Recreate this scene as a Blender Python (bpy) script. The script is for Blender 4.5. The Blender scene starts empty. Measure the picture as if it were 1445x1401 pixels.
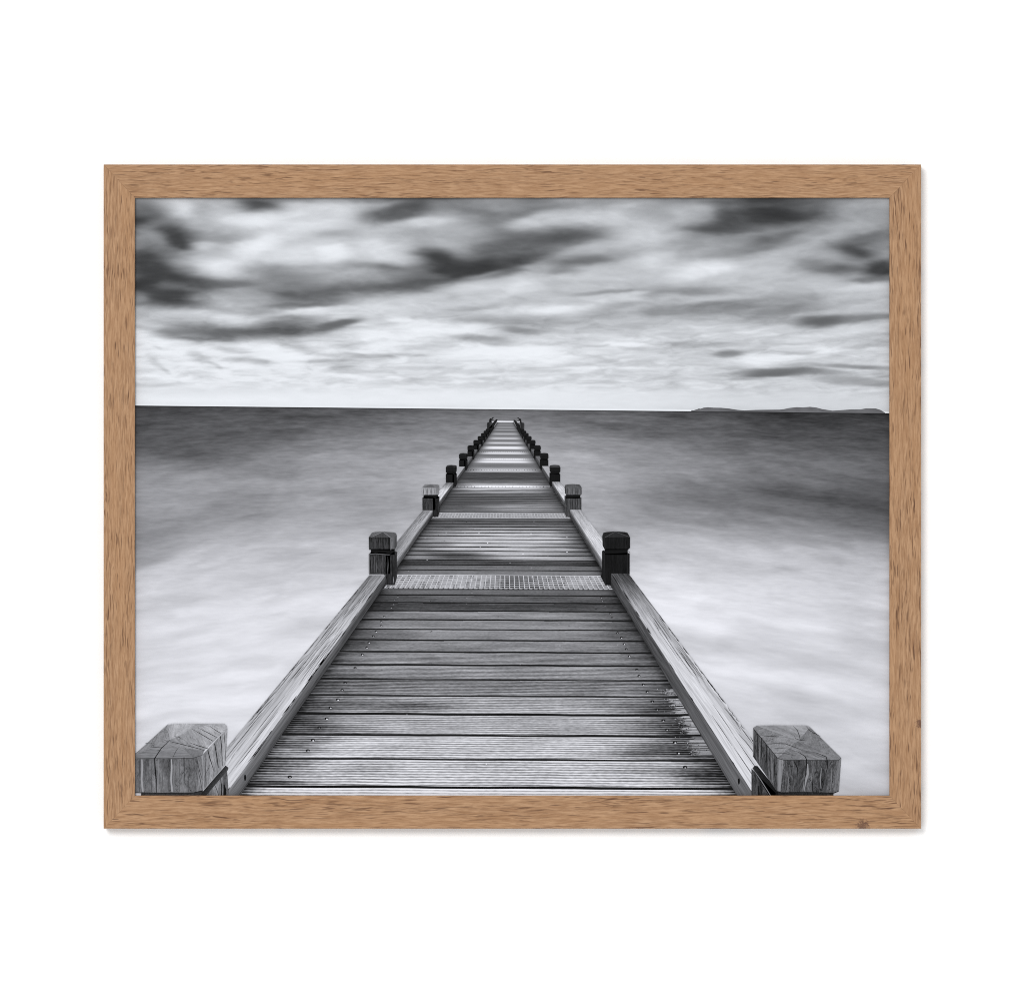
import bpy, math, random
import numpy as np

random.seed(7)
S = 0.5 / 1065.0                 # metres per unit of the drawing grid
CX, CY = 722.5, 700.5
HZ = 1.5                         # height of the picture's centre on the wall
PRINT_Y = -0.0115                # the paper's distance from the wall face
FRONT_Y = -0.0150                # front face of the frame
CAM_D = 4.0
ILLUM = 1.33                     # how bright a white sheet is lit; ink albedo = tone / ILLUM

scene = bpy.context.scene
col = scene.collection

# ------------------------------------------------------------------ helpers
def link(o, parent=None):
    col.objects.link(o)
    if parent is not None:
        o.parent = parent
    return o

def P(x, y, d):
    return ((x - CX) * S, d, (CY - y) * S + HZ)

def hash2(i, j, s):
    h = (i.astype(np.int64) * 374761393 + j.astype(np.int64) * 668265263 + s * 974634777) & 0xFFFFFFFF
    h = ((h ^ (h >> 13)) * 1274126177) & 0xFFFFFFFF
    h = h ^ (h >> 16)
    return (h & 0xFFFF).astype(np.float64) / 65535.0

def vnoise(x, y, s=0):
    xi, yi = np.floor(x), np.floor(y)
    fx, fy = x - xi, y - yi
    fx = fx * fx * fx * (fx * (fx * 6 - 15) + 10); fy = fy * fy * fy * (fy * (fy * 6 - 15) + 10)
    a, b = hash2(xi, yi, s), hash2(xi + 1, yi, s)
    c, d = hash2(xi, yi + 1, s), hash2(xi + 1, yi + 1, s)
    return (a + (b - a) * fx) * (1 - fy) + (c + (d - c) * fx) * fy

def fbm(x, y, s=0, octs=4, gain=.5):
    t, a, n = 0, 1.0, 0
    for o in range(octs):
        t = t + a * (vnoise(x * 2 ** o + 17.3 * o, y * 2 ** o + 9.1 * o, s + o) - .5)
        n += a; a *= gain
    return t / n * 2

def paint(T, X, Y, strokes, power=1.25):
    for (x, y, rx, ry, ang, tone, al) in strokes:
        a = math.radians(ang); c, s = math.cos(a), math.sin(a)
        dx, dy = X - x, Y - y
        p = (dx * c - dy * s) / rx; q = (dx * s + dy * c) / ry
        w = al * np.exp(-(p * p + q * q) ** power)
        T = T + (tone - T) * w
    return T

def tile(ox, oy, sc, lst):
    return [(ox + x / sc, oy + y / sc, rx * 1.34 / sc, ry * 1.48 / sc, a, t, al) for (x, y, rx, ry, a, t, al) in lst]

# ------------------------------------------------------------------ node helper
class NT:
    def __init__(self, name):
        self.mat = bpy.data.materials.new(name); self.mat.use_nodes = True
        self.nt = self.mat.node_tree; self.nt.nodes.clear()
        self.out = self.n('ShaderNodeOutputMaterial'); self.bsdf = self.n('ShaderNodeBsdfPrincipled')
        self.nt.links.new(self.bsdf.outputs[0], self.out.inputs[0])
    def n(self, t): return self.nt.nodes.new(t)
    def put(self, sock, v):
        if isinstance(v, (int, float, tuple)): sock.default_value = v
        else: self.nt.links.new(v, sock)
    def m(self, op, a, b=None, c=None, clamp=False):
        k = self.n('ShaderNodeMath'); k.operation = op; k.use_clamp = clamp
        self.put(k.inputs[0], a)
        if b is not None: self.put(k.inputs[1], b)
        if c is not None: self.put(k.inputs[2], c)
        return k.outputs[0]
    def attr(self, name, out='Fac'):
        k = self.n('ShaderNodeAttribute'); k.attribute_name = name
        return k.outputs[out]
    def sep(self, v):
        k = self.n('ShaderNodeSeparateXYZ'); self.put(k.inputs[0], v); return k.outputs
    def comb(self, x, y, z):
        k = self.n('ShaderNodeCombineXYZ')
        for i, v in enumerate((x, y, z)): self.put(k.inputs[i], v)
        return k.outputs[0]
    def noise(self, v, scale=1.0, detail=2.0, rough=.5):
        k = self.n('ShaderNodeTexNoise'); self.put(k.inputs['Vector'], v)
        k.inputs['Scale'].default_value = scale; k.inputs['Detail'].default_value = detail
        k.inputs['Roughness'].default_value = rough
        return k.outputs[0]
    def smooth(self, v, lo, hi):
        k = self.n('ShaderNodeMapRange'); k.interpolation_type = 'SMOOTHSTEP'
        self.put(k.inputs[0], v); k.inputs[1].default_value = lo; k.inputs[2].default_value = hi
        return k.outputs[0]
    def mixc(self, f, a, b):
        k = self.n('ShaderNodeMix'); k.data_type = 'RGBA'
        self.put(k.inputs[0], f); self.put(k.inputs[6], a); self.put(k.inputs[7], b)
        return k.outputs[2]
    def ink(self, t, tint=(.983, .986, 1.014)):
        t = self.m('MINIMUM', self.m('MAXIMUM', t, .055), .97)
        k = self.n('ShaderNodeCombineColor')
        for i in range(3): self.put(k.inputs[i], self.m('MULTIPLY', t, tint[i]))
        g = self.n('ShaderNodeGamma'); self.nt.links.new(k.outputs[0], g.inputs[0]); g.inputs[1].default_value = 2.2
        s = self.n('ShaderNodeVectorMath'); s.operation = 'SCALE'
        self.nt.links.new(g.outputs[0], s.inputs[0]); s.inputs[3].default_value = 1.0 / ILLUM
        self.nt.links.new(s.outputs[0], self.bsdf.inputs['Base Color'])
        self.bsdf.inputs['Roughness'].default_value = .75
        self.bsdf.inputs['Specular IOR Level'].default_value = .06
        return self.mat

# ------------------------------------------------------------------ ink materials (matt print on paper)
def mat_soft(name, su, sv, gain, tint):
    n = NT(name)
    st = n.sep(n.attr('st', 'Vector'))
    a = n.noise(n.comb(n.m('MULTIPLY', st[0], su), n.m('MULTIPLY', st[1], sv), 0.0), 1, 4, .6)
    g = n.noise(n.comb(st[0], st[1], 3.0), .9, 2, .6)
    t = n.m('ADD', n.attr('tone'), n.m('MULTIPLY', n.attr('amp'), n.m('MULTIPLY', n.m('SUBTRACT', a, .5), gain)))
    t = n.m('ADD', t, n.m('MULTIPLY', n.m('SUBTRACT', g, .5), .03))
    return n.ink(t, tint)

def mat_plank(name):
    n = NT(name)
    st = n.sep(n.attr('st', 'Vector'))        # u across the pier, v plank index + fraction, z seed
    wob = n.noise(n.comb(n.m('MULTIPLY', st[0], 5.0), n.m('MULTIPLY', st[1], 1.3), st[2]), 1, 2)
    v2 = n.m('ADD', st[1], n.m('MULTIPLY', n.m('SUBTRACT', wob, .5), .07))
    gw = n.noise(n.comb(n.m('MULTIPLY', st[0], 3.0), n.m('MULTIPLY', st[1], 13.0), st[2]), 1, 2)
    ridge = n.m('SINE', n.m('MULTIPLY', v2, 2 * math.pi * 11))
    ridge = n.m('MULTIPLY', ridge, n.smooth(gw, .14, .46))
    stk = n.noise(n.comb(n.m('MULTIPLY', st[0], 4.5), n.m('MULTIPLY', v2, 24.0), st[2]), 1, 4, .65)
    fine = n.noise(n.comb(n.m('MULTIPLY', st[0], 60.0), n.m('MULTIPLY', v2, 22.0), st[2]), 1, 2, .6)
    big = n.noise(n.comb(n.m('MULTIPLY', st[0], 5.0), n.m('MULTIPLY', st[1], 1.6), st[2]), 1, 3, .6)
    d = n.m('ADD', n.m('MULTIPLY', ridge, .36), n.m('MULTIPLY', n.m('SUBTRACT', stk, .5), 1.0))
    d = n.m('ADD', d, n.m('MULTIPLY', n.m('SUBTRACT', fine, .5), .80))
    d = n.m('ADD', d, n.m('MULTIPLY', n.m('SUBTRACT', big, .5), .60))
    t = n.m('ADD', n.attr('tone'), n.m('MULTIPLY', n.attr('amp'), d))
    return n.ink(t)

def mat_beam(name):
    n = NT(name)
    st = n.sep(n.attr('st', 'Vector'))        # u along the grain, v across, z seed
    w = n.noise(n.comb(n.m('MULTIPLY', st[0], 1.1), n.m('MULTIPLY', st[1], .35), st[2]), 1, 3, .55)
    v2 = n.m('ADD', st[1], n.m('MULTIPLY', n.m('SUBTRACT', w, .5), 2.6))
    a = n.noise(n.comb(n.m('MULTIPLY', st[0], .9), n.m('MULTIPLY', v2, 1.25), st[2]), 1, 5, .7)
    b = n.noise(n.comb(n.m('MULTIPLY', st[0], .7), n.m('MULTIPLY', v2, 2.4), n.m('ADD', st[2], 5.0)), 1, 3, .6)
    crack = n.m('SUBTRACT', 1.0, n.smooth(n.m('ABSOLUTE', n.m('SUBTRACT', b, .44)), .004, .030))
    gate = n.smooth(n.noise(n.comb(n.m('MULTIPLY', st[0], .5), n.m('MULTIPLY', st[1], .5), st[2]), 1, 2), .44, .58)
    f = n.noise(n.comb(n.m('MULTIPLY', st[0], 6.0), n.m('MULTIPLY', st[1], 5.0), st[2]), 1, 2, .6)
    d = n.m('ADD', n.m('MULTIPLY', n.m('SUBTRACT', a, .5), 1.15), n.m('MULTIPLY', n.m('MULTIPLY', crack, gate), -.42))
    d = n.m('ADD', d, n.m('MULTIPLY', n.m('SUBTRACT', f, .5), .60))
    t = n.m('ADD', n.attr('tone'), n.m('MULTIPLY', n.attr('amp'), d))
    return n.ink(t)

M_SKY = mat_soft('printed_cloud_ink', .035, .13, .10, (.974, .988, 1.010))
M_SEA = mat_soft('printed_water_ink', .05, .28, .36, (.981, .984, 1.014))
M_PLANK = mat_plank('printed_plank_ink')
M_BEAM = mat_beam('printed_timber_ink')

# ------------------------------------------------------------------ flat ink layers
LAY = [0]
BOX = (182.0, 271.0, 1264.0, 1131.0)          # the sheet; the frame's lip covers its rim

def next_depth():
    LAY[0] += 1
    return PRINT_Y - 0.000005 * LAY[0]

def clip(poly):
    for ax, lim, sg in ((0, BOX[0], 1), (0, BOX[2], -1), (1, BOX[1], 1), (1, BOX[3], -1)):
        out = []
        for i in range(len(poly)):
            a, b = poly[i - 1], poly[i]
            ia, ib = (a[ax] - lim) * sg >= 0, (b[ax] - lim) * sg >= 0
            if ia != ib:
                f = (lim - a[ax]) / (b[ax] - a[ax])
                out.append(tuple(p + (q - p) * f for p, q in zip(a, b)))
            if ib: out.append(b)
        poly = out
        if len(poly) < 3: return []
    return poly

class Layer:
    """Flat shapes of one printed motif: vertices (x, y, tone, amp, s, t, seed), each sheet of it a hair above the last."""
    def __init__(self): self.v, self.f, self.d = [], [], []; self.cur = next_depth()
    def up(self): self.cur = next_depth()
    def poly(self, pts, tone, amp=.0, st=None, seed=0.0):
        n = len(pts)
        tn = tone if isinstance(tone, (list, tuple)) else [tone] * n
        am = amp if isinstance(amp, (list, tuple)) else [amp] * n
        st = st or [(p[0] * .3, p[1] * .3) for p in pts]
        pl = clip([(p[0], p[1], t / 255.0, a, s[0], s[1], seed) for p, t, a, s in zip(pts, tn, am, st)])
        if not pl: return
        k = len(self.v)
        self.v += pl; self.d += [self.cur] * len(pl)
        self.f.append(tuple(range(k, k + len(pl))))
    def strip(self, pts, w, tone):
        """A thin line (a crack, a wire) as a tapered ribbon; w is a width or one width per point."""
        n = len(pts); ws = w if isinstance(w, (list, tuple)) else [w] * n
        L, R = [], []
        for i, p in enumerate(pts):
            a, b = pts[max(i - 1, 0)], pts[min(i + 1, n - 1)]
            dx, dy = b[0] - a[0], b[1] - a[1]; l = math.hypot(dx, dy) or 1
            nx, ny = -dy / l * ws[i] / 2, dx / l * ws[i] / 2
            L.append((p[0] + nx, p[1] + ny)); R.append((p[0] - nx, p[1] - ny))
        for i in range(n - 1):
            self.poly([L[i], L[i + 1], R[i + 1], R[i]], tone)
    def disc(self, x, y, rx, ry, tone, n=10):
        self.poly([(x + rx * math.cos(i * 2 * math.pi / n), y + ry * math.sin(i * 2 * math.pi / n)) for i in range(n)], tone)
    def build(self, name, mat, parent, label=None):
        me = bpy.data.meshes.new(name)
        me.from_pydata([P(v[0], v[1], d) for v, d in zip(self.v, self.d)], [], [f[::1] for f in self.f])
        set_attrs(me, np.array(self.v))
        me.materials.append(mat)
        o = link(bpy.data.objects.new(name, me), parent)
        if label: o['label'] = label
        return o

def set_attrs(me, V):
    a = me.attributes.new('tone', 'FLOAT', 'POINT'); a.data.foreach_set('value', V[:, 2].astype(np.float32))
    a = me.attributes.new('amp', 'FLOAT', 'POINT'); a.data.foreach_set('value', V[:, 3].astype(np.float32))
    a = me.attributes.new('st', 'FLOAT_VECTOR', 'POINT'); a.data.foreach_set('vector', V[:, 4:7].astype(np.float32).ravel())
    me.update()

def grid_layer(name, X, Y, T, A, mat, parent, label):
    d = next_depth(); h, w = X.shape
    co = np.stack([(X - CX) * S, np.full_like(X, d), (CY - Y) * S + HZ], -1).reshape(-1, 3)
    i = np.arange(h * w).reshape(h, w)
    f = np.stack([i[:-1, :-1], i[1:, :-1], i[1:, 1:], i[:-1, 1:]], -1).reshape(-1, 4)
    me = bpy.data.meshes.new(name); me.from_pydata(co.tolist(), [], f.tolist())
    V = np.stack([X, Y, T / 255.0, A, X, Y, np.zeros_like(X)], -1).reshape(-1, 7)
    set_attrs(me, V); me.materials.append(mat)
    o = link(bpy.data.objects.new(name, me), parent); o['label'] = label
    return o

# ------------------------------------------------------------------ the thing: a framed print
pic = link(bpy.data.objects.new('framed_print', None))
pic.location = (0, 0, 0); pic.empty_display_size = .05
pic['label'] = 'light oak frame holding a black and white photograph of a wooden pier'
pic['category'] = 'framed picture'

def mesh_obj(name, verts, faces, mat, parent=None):
    me = bpy.data.meshes.new(name); me.from_pydata(verts, [], faces); me.update()
    me.materials.append(mat)
    return link(bpy.data.objects.new(name, me), parent)

def box(name, lo, hi, mat, parent=None):
    v = [(x, y, z) for x in (lo[0], hi[0]) for y in (lo[1], hi[1]) for z in (lo[2], hi[2])]
    f = [(0, 1, 3, 2), (4, 6, 7, 5), (0, 4, 5, 1), (2, 3, 7, 6), (0, 2, 6, 4), (1, 5, 7, 3)]
    return mesh_obj(name, v, f, mat, parent)

n = NT('white_paper'); n.bsdf.inputs['Base Color'].default_value = (.74, .74, .75, 1); n.bsdf.inputs['Roughness'].default_value = .8
fib = n.noise(n.attr('position', 'Vector'), 900, 3)
n.put(n.bsdf.inputs['Base Color'], n.mixc(fib, (.72, .72, .73, 1), (.76, .76, .77, 1)))
M_PAPER = n.mat
a, b = P(BOX[0], BOX[3], PRINT_Y), P(BOX[2], BOX[1], PRINT_Y)
paper = box('print', (a[0], PRINT_Y, a[2]), (b[0], PRINT_Y + .0004, b[2]), M_PAPER, pic)
paper['label'] = 'matt black and white print of a boardwalk running out over misty sea'

# ------------------------------------------------------------------ printed sky
def horizon(x): return 572.3 + (x - 190) * .0103
xs = np.linspace(BOX[0], BOX[2], 520); 
ts = np.linspace(0, 1, 300)
X = np.tile(xs, (300, 1)); Y = BOX[1] + (horizon(X) + 1.5 - BOX[1]) * ts[:, None] ** .85
Q = 4.8167
sky_strokes = (
 tile(190, 279, Q, [(350,60,700,220,0,178,.9),(330,70,120,62,0,238,.9),(90,60,130,60,0,150,.7),(60,130,130,60,0,112,.9),(10,190,60,40,0,65,.9),(500,110,60,60,0,172,.7),
  (660,80,120,60,0,215,.8),(900,150,260,45,0,236,.9),(1200,160,220,60,-8,238,.9),(840,38,140,45,0,80,.9),(1100,8,350,14,0,120,.7),
  (300,275,150,62,-12,72,.97),(280,310,80,30,-10,58,.8),(600,272,170,30,3,142,.85),(800,230,170,25,3,180,.6),(70,255,80,45,-20,150,.8),(150,335,150,28,-12,148,.7),
  (480,340,80,28,0,226,.95),(850,330,170,65,15,240,.95),(1250,375,210,48,5,241,.95),(1000,430,260,34,8,236,.9),(1370,260,120,40,0,196,.6),
  (100,440,170,72,-15,76,.97),(620,410,120,30,-28,188,.5),(420,435,140,40,0,212,.75),(640,495,170,55,-8,226,.95),(330,490,90,40,-15,160,.6),
  (350,560,230,42,-12,72,.97),(650,590,240,26,0,98,.92),(60,590,100,55,0,52,.9),(950,515,180,45,0,132,.9),(1250,500,200,36,8,166,.7),(1000,590,150,30,0,165,.7),
  (730,632,110,16,0,192,.85),(300,640,200,16,-3,92,.7),(430,665,120,14,0,150,.6),(220,692,190,45,-4,70,.97),(1150,670,290,34,-4,104,.92),(1430,620,80,50,0,95,.7),
  (700,690,200,18,0,150,.6),(1050,722,200,22,0,120,.7),(600,742,180,22,0,196,.6),(30,705,50,36,0,165,.8),(120,765,250,20,0,208,.85),(1300,757,200,16,4,226,.9)]) +
 tile(460, 279, Q, [(60,130,170,80,0,230,.85),(700,200,500,160,0,182,.6),(540,80,210,46,8,84,.96),(430,120,120,32,5,94,.8),(620,5,320,18,0,92,.8),(1050,40,210,28,0,152,.8),
  (1050,110,210,48,-5,112,.9),(1180,190,190,60,0,122,.85),(1400,15,120,20,0,92,.8),(700,172,170,28,8,214,.9),(450,220,200,22,12,200,.7),(600,262,250,34,0,176,.7),
  (900,250,120,60,0,176,.6),(1390,175,120,42,15,202,.9),(120,272,120,28,0,184,.7),(300,340,210,48,0,217,.85),(30,370,80,36,0,241,.8),(430,400,130,25,-10,226,.85),
  (560,440,100,16,-5,206,.8),(1250,330,310,66,10,104,.96),(760,400,120,42,-15,72,.92),(870,490,210,46,0,60,.96),(1150,450,290,42,12,60,.96),(900,540,110,28,10,64,.85),
  (400,482,170,28,-8,128,.85),(560,510,150,25,-5,112,.75),(280,532,220,28,0,190,.75),(300,615,290,26,3,94,.92),(650,595,190,38,5,92,.92),(720,545,130,18,0,112,.6),
  (60,690,130,34,0,92,.92),(220,660,250,20,5,142,.6),(1080,530,95,18,8,172,.8),(1230,515,180,15,10,122,.75),(1100,600,310,32,8,206,.9),(1350,620,120,28,15,223,.85),
  (500,692,290,34,3,206,.88),(750,690,120,18,5,214,.75),(950,670,100,26,10,178,.65),(60,755,130,15,0,230,.85),(1100,742,250,14,5,188,.7),(1400,700,120,22,5,188,.55)]) +
 tile(730, 279, Q, [(150,40,310,30,0,136,.85),(60,95,150,25,8,122,.7),(560,40,150,36,0,152,.6),(210,172,230,30,4,212,.92),(600,160,190,45,0,219,.92),(950,110,150,52,0,158,.88),
  (1210,90,100,50,0,200,.85),(900,22,300,20,0,162,.7),(1400,110,70,60,0,112,.75),(1380,215,150,34,0,110,.92),(330,268,270,46,3,104,.96),(100,370,210,66,10,106,.92),
  (10,440,100,38,10,72,.9),(520,345,260,30,15,178,.75),(900,300,260,80,15,211,.85),(900,440,170,40,0,229,.92),(1300,310,160,60,0,156,.85),(420,432,240,36,8,116,.92),
  (300,482,100,24,0,122,.75),(150,470,105,24,0,181,.8),(650,470,210,22,3,206,.75),(1300,490,170,34,5,231,.92),(560,572,150,13,0,178,.6),(40,620,105,28,10,229,.9),
  (230,620,105,32,0,184,.65),(900,610,270,26,0,158,.75),(620,638,170,10,5,118,.9),(480,655,60,8,8,148,.7),(920,650,70,20,10,138,.7),(1150,637,200,17,-3,142,.7),
  (600,690,210,18,5,206,.8),(820,642,80,10,8,212,.7),(800,725,190,15,5,158,.75),(250,752,210,18,0,226,.85),(200,700,230,18,0,178,.65),(1000,690,130,26,10,190,.6),
  (1350,740,160,18,5,142,.75),(1100,745,120,20,5,165,.6)]) +
 tile(960, 279, Q, [(110,100,90,50,0,202,.85),(650,112,350,62,3,68,.98),(600,15,400,30,0,82,.92),(300,213,230,28,0,102,.93),(410,272,210,20,8,158,.85),(650,290,270,46,15,108,.93),
  (450,350,230,26,8,122,.85),(200,322,180,48,0,158,.85),(950,60,120,40,0,95,.8),(1260,80,250,60,-5,168,.92),(1150,200,260,38,15,173,.85),(850,282,190,26,20,150,.65),
  (1380,270,80,60,10,138,.75),(1180,310,210,42,15,102,.88),(1180,380,135,42,0,72,.96),(960,388,150,38,-5,173,.88),(1060,492,210,33,0,92,.93),(870,440,120,26,-15,132,.75),
  (1230,452,120,15,0,132,.6),(1370,490,100,50,5,64,.96),(1290,558,120,16,3,102,.75),(140,490,160,38,5,230,.92),(450,540,210,33,8,214,.88),(700,430,210,36,15,188,.75),
  (750,540,210,46,0,199,.65),(1250,612,200,24,3,214,.92),(1000,572,150,22,-8,190,.65),(100,637,200,16,-3,142,.75),(350,640,250,22,0,165,.65),(800,690,260,36,0,153,.75),
  (300,730,310,16,4,136,.85),(1250,700,180,28,0,201,.75),(620,610,200,22,8,195,.6)]) +
 tile(190, 430, Q, [(700,400,1200,200,0,230,.85),(230,8,190,25,0,88,.92),(800,50,250,28,-3,148,.75),(1150,8,200,13,0,112,.75),(60,60,75,28,0,163,.65),(400,72,250,34,-5,207,.85),
  (1200,52,250,18,4,223,.88),(700,102,200,15,0,212,.75),(1050,130,180,38,0,120,.75),(480,180,290,42,-6,133,.92),(820,190,360,32,2,108,.93),(1000,170,150,28,0,102,.75),
  (450,237,230,14,-3,126,.85),(290,207,120,16,-14,142,.8),(1350,145,135,20,14,114,.9),(100,138,100,20,-10,202,.6),(40,152,60,10,-10,174,.65),(140,260,160,36,-10,241,.8),
  (700,302,130,15,-3,173,.8),(560,275,90,12,-10,190,.6),(1080,270,120,26,-15,163,.75),(1250,250,180,22,5,190,.5),(970,335,200,40,-12,241,.85),(460,368,60,22,-20,184,.85),
  (530,402,50,10,-30,190,.7),(670,365,70,15,0,194,.75),(850,390,80,15,-5,184,.8),(150,400,50,16,-35,196,.75),(210,442,35,8,-30,190,.75),(140,285,40,8,-20,214,.7),
  (1230,387,135,9,0,188,.7),(1400,410,90,30,5,178,.75),(1250,340,120,9,0,194,.7),(450,477,100,11,-8,199,.7),(620,492,120,10,-4,213,.5),(100,540,140,13,0,193,.75),
  (600,582,300,14,0,211,.65),(1100,560,300,30,0,211,.6),(1350,520,100,22,0,212,.5),(700,650,1000,28,0,236,.85)]) +
 tile(460, 430, Q, [(200,42,200,18,0,207,.7),(600,30,300,22,0,195,.6),(1050,20,155,13,3,163,.75),(80,140,115,22,15,112,.9),(330,90,120,15,0,192,.6),(430,120,60,20,-10,178,.7),
  (520,107,75,12,0,236,.85),(750,160,210,28,0,239,.85),(450,212,210,26,0,239,.75),(1150,102,230,22,-3,163,.85),(1300,172,100,18,-5,148,.78),(1050,242,150,14,-6,162,.85),
  (1180,267,100,8,-3,173,.75),(140,270,100,22,0,190,.75),(300,292,110,18,0,231,.6),(400,347,260,12,2,182,.85),(180,337,70,9,-5,178,.65),(160,402,140,26,5,184,.75),
  (650,280,100,22,0,204,.65),(850,352,70,9,0,193,.7),(800,412,200,20,-3,204,.65),(1000,441,90,4,0,198,.6),(1200,340,320,40,0,241,.92),(300,442,200,24,5,200,.55),
  (600,502,200,28,0,199,.65),(400,552,150,11,5,199,.65),(1080,502,150,11,3,204,.65),(130,480,120,11,-8,237,.7),(460,491,40,6,0,236,.8),(800,630,900,55,0,231,.85)]) +
 tile(730, 430, Q, [(80,105,165,22,0,163,.85),(40,172,115,17,0,152,.8),(250,30,200,22,0,221,.75),(560,62,100,22,0,162,.75),(750,8,120,10,0,178,.65),(380,130,155,11,0,178,.7),
  (440,187,60,8,3,178,.6),(200,182,120,12,0,186,.5),(850,142,210,20,0,176,.75),(1000,40,260,26,4,147,.85),(1370,30,155,22,0,132,.85),(1200,132,210,28,0,216,.85),
  (700,110,150,17,3,213,.75),(1200,277,210,14,0,168,.8),(1000,250,200,12,0,194,.6),(1420,340,60,16,0,147,.85),(100,330,210,40,0,243,.92),(750,275,185,9,-3,237,.85),
  (500,302,50,6,0,198,.6),(180,262,60,8,0,204,.6),(700,352,290,22,0,204,.65),(550,432,210,7,0,233,.8),(250,492,150,15,0,211,.65),(850,461,150,8,4,211,.6),
  (1050,402,120,6,0,211,.6),(1170,517,70,17,0,209,.65),(1230,592,120,20,0,212,.55),(300,650,500,50,0,229,.75),(900,650,400,50,0,221,.75)]) +
 tile(960, 430, Q, [(200,20,260,22,2,137,.85),(700,30,260,36,3,132,.8),(550,112,210,26,0,153,.75),(300,60,200,17,0,165,.5),(1000,112,135,27,5,100,.93),(1250,97,190,20,3,127,.85),
  (1300,25,200,28,5,196,.6),(150,130,210,34,0,216,.85),(700,162,260,20,3,206,.65),(150,272,260,18,2,170,.75),(330,332,70,17,0,136,.85),(480,322,120,10,3,168,.65),
  (700,327,150,8,-3,178,.65),(1200,217,230,11,4,176,.75),(1000,250,100,12,3,184,.65),(1350,272,80,15,0,163,.75),(900,222,200,20,4,216,.7),(1030,310,120,12,0,233,.75),
  (550,372,210,28,3,235,.88),(680,450,210,20,2,124,.93),(620,472,120,11,5,116,.75),(900,462,260,11,-2,148,.75),(450,502,120,6,0,163,.7),(1150,417,210,9,-3,152,.8),
  (1220,427,80,8,0,142,.65),(1000,432,80,6,-5,216,.75),(1150,512,260,20,-3,164,.75),(1350,547,90,8,0,148,.75),(1390,482,60,10,0,163,.65),(700,500,50,8,0,226,.65),
  (50,517,50,20,0,204,.65),(150,592,80,20,0,204,.55),(650,602,150,7,0,199,.6),(1050,607,300,7,0,199,.55),(700,655,700,34,0,213,.65)]))
sky_strokes += [(1060,440,160,18,2,148,.45),(420,405,120,16,0,118,.5),(540,397,100,15,6,112,.5),(860,455,130,14,0,170,.4),(800,415,150,14,3,180,.45),(230,395,50,40,0,80,.35),(1010,350,70,18,8,150,.4)]
near_h = np.clip((Y - 279) / 300, 0, 1)
Xw = X + 9 * fbm(X / 70, Y / 14, 11, 3); Yw = Y + (5 - 2.5 * near_h) * fbm(X / 60, Y / 16, 21, 4)
T = paint(np.full_like(X, 200.0), Xw, Yw, sky_strokes)
soft = fbm(X / 60 + .6 * fbm(X / 80, Y / 30, 5, 2), Y / 22, 31, 4, .55)
puff = fbm(X / (42 - 16 * near_h) + 1.0 * fbm(X / 46, Y / 13, 6, 3), Y / (14 - 5 * near_h) + .5 * fbm(X / 30, Y / 9, 8, 3), 61, 5, .58)
lowband = np.clip((Y - 400) / 80, 0, 1)
fade = np.clip((horizon(X) - 16 - Y) / 22, .12, 1)
T = T - 11 * np.clip((440 - Y) / 40, 0, 1) * np.clip((T - 150) / 60, 0, 1)
T = T + soft * 19 * (1 - lowband * .6) * fade + puff * (8 + 19 * lowband) * fade
T = 168 + (T - 168) * 1.15 + 1
T = paint(T, Xw, Yw, [(1105,524,54,4.8,2,112,.88),(1088,528,28,3.4,5,104,.65),(1205,517,48,3.4,-3,145,.7),(1205,538,58,5,-3,154,.65),(1165,453,36,6.5,5,98,.85),(1225,449,40,5,3,125,.6),(1030,498,17,4,0,132,.75),(690,478,34,4,-6,150,.75),(735,465,24,4.5,-5,140,.7),(300,470,70,7,-2,108,.6),(475,459,26,5,15,108,.7)], 1.3)
T = np.where(T < 70, 70 - (70 - T) * .55, T)
T = np.where(horizon(X) - Y < 2.2, np.maximum(T, 240), T)
T = np.where(T > 232, 232 + 12 * np.tanh((T - 232) / 20), T)
grid_layer('printed_sky', X, Y, T, np.full_like(X, .45), M_SKY, paper, 'streaked long exposure clouds, dark patches above a pale band')

# ------------------------------------------------------------------ printed island on the skyline
L = Layer()
isl = [(x, y - (.9 if 980 < x < 1245 else 0)) for x, y in [(974.5,581.5),(976,578.6),(978.5,579),(984,578.4),(986,577.4),(988.5,577.8),(993,576.2),(999,575.6),(1007,576.2),(1018,576.4),(1029,577.5),(1040,579.2),(1050,580),(1066,579.4),(1080,579.2),(1100,579),(1106,578.3),(1114,576.6),
       (1124,575.5),(1133,575.8),(1143,575),(1152,576),(1160,578.2),(1175,580.5),(1188,579.6),(1200,578.8),(1214,578.6),(1222,577.2),(1236,577.4),(1243,579.6),(1249,582.5)]]
for a, b in zip(isl, isl[1:]):
    ya, yb = horizon(a[0]) + 2.5, horizon(b[0]) + 2.5
    ta, tb = 100 + 6 * math.sin(a[0]), 100 + 6 * math.sin(b[0])
    L.poly([a, b, (b[0], yb), (a[0], ya)], [ta, tb, 112, 112], .5)
L.build('printed_island', M_SEA, paper, 'low grey island humps on the skyline')

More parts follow.
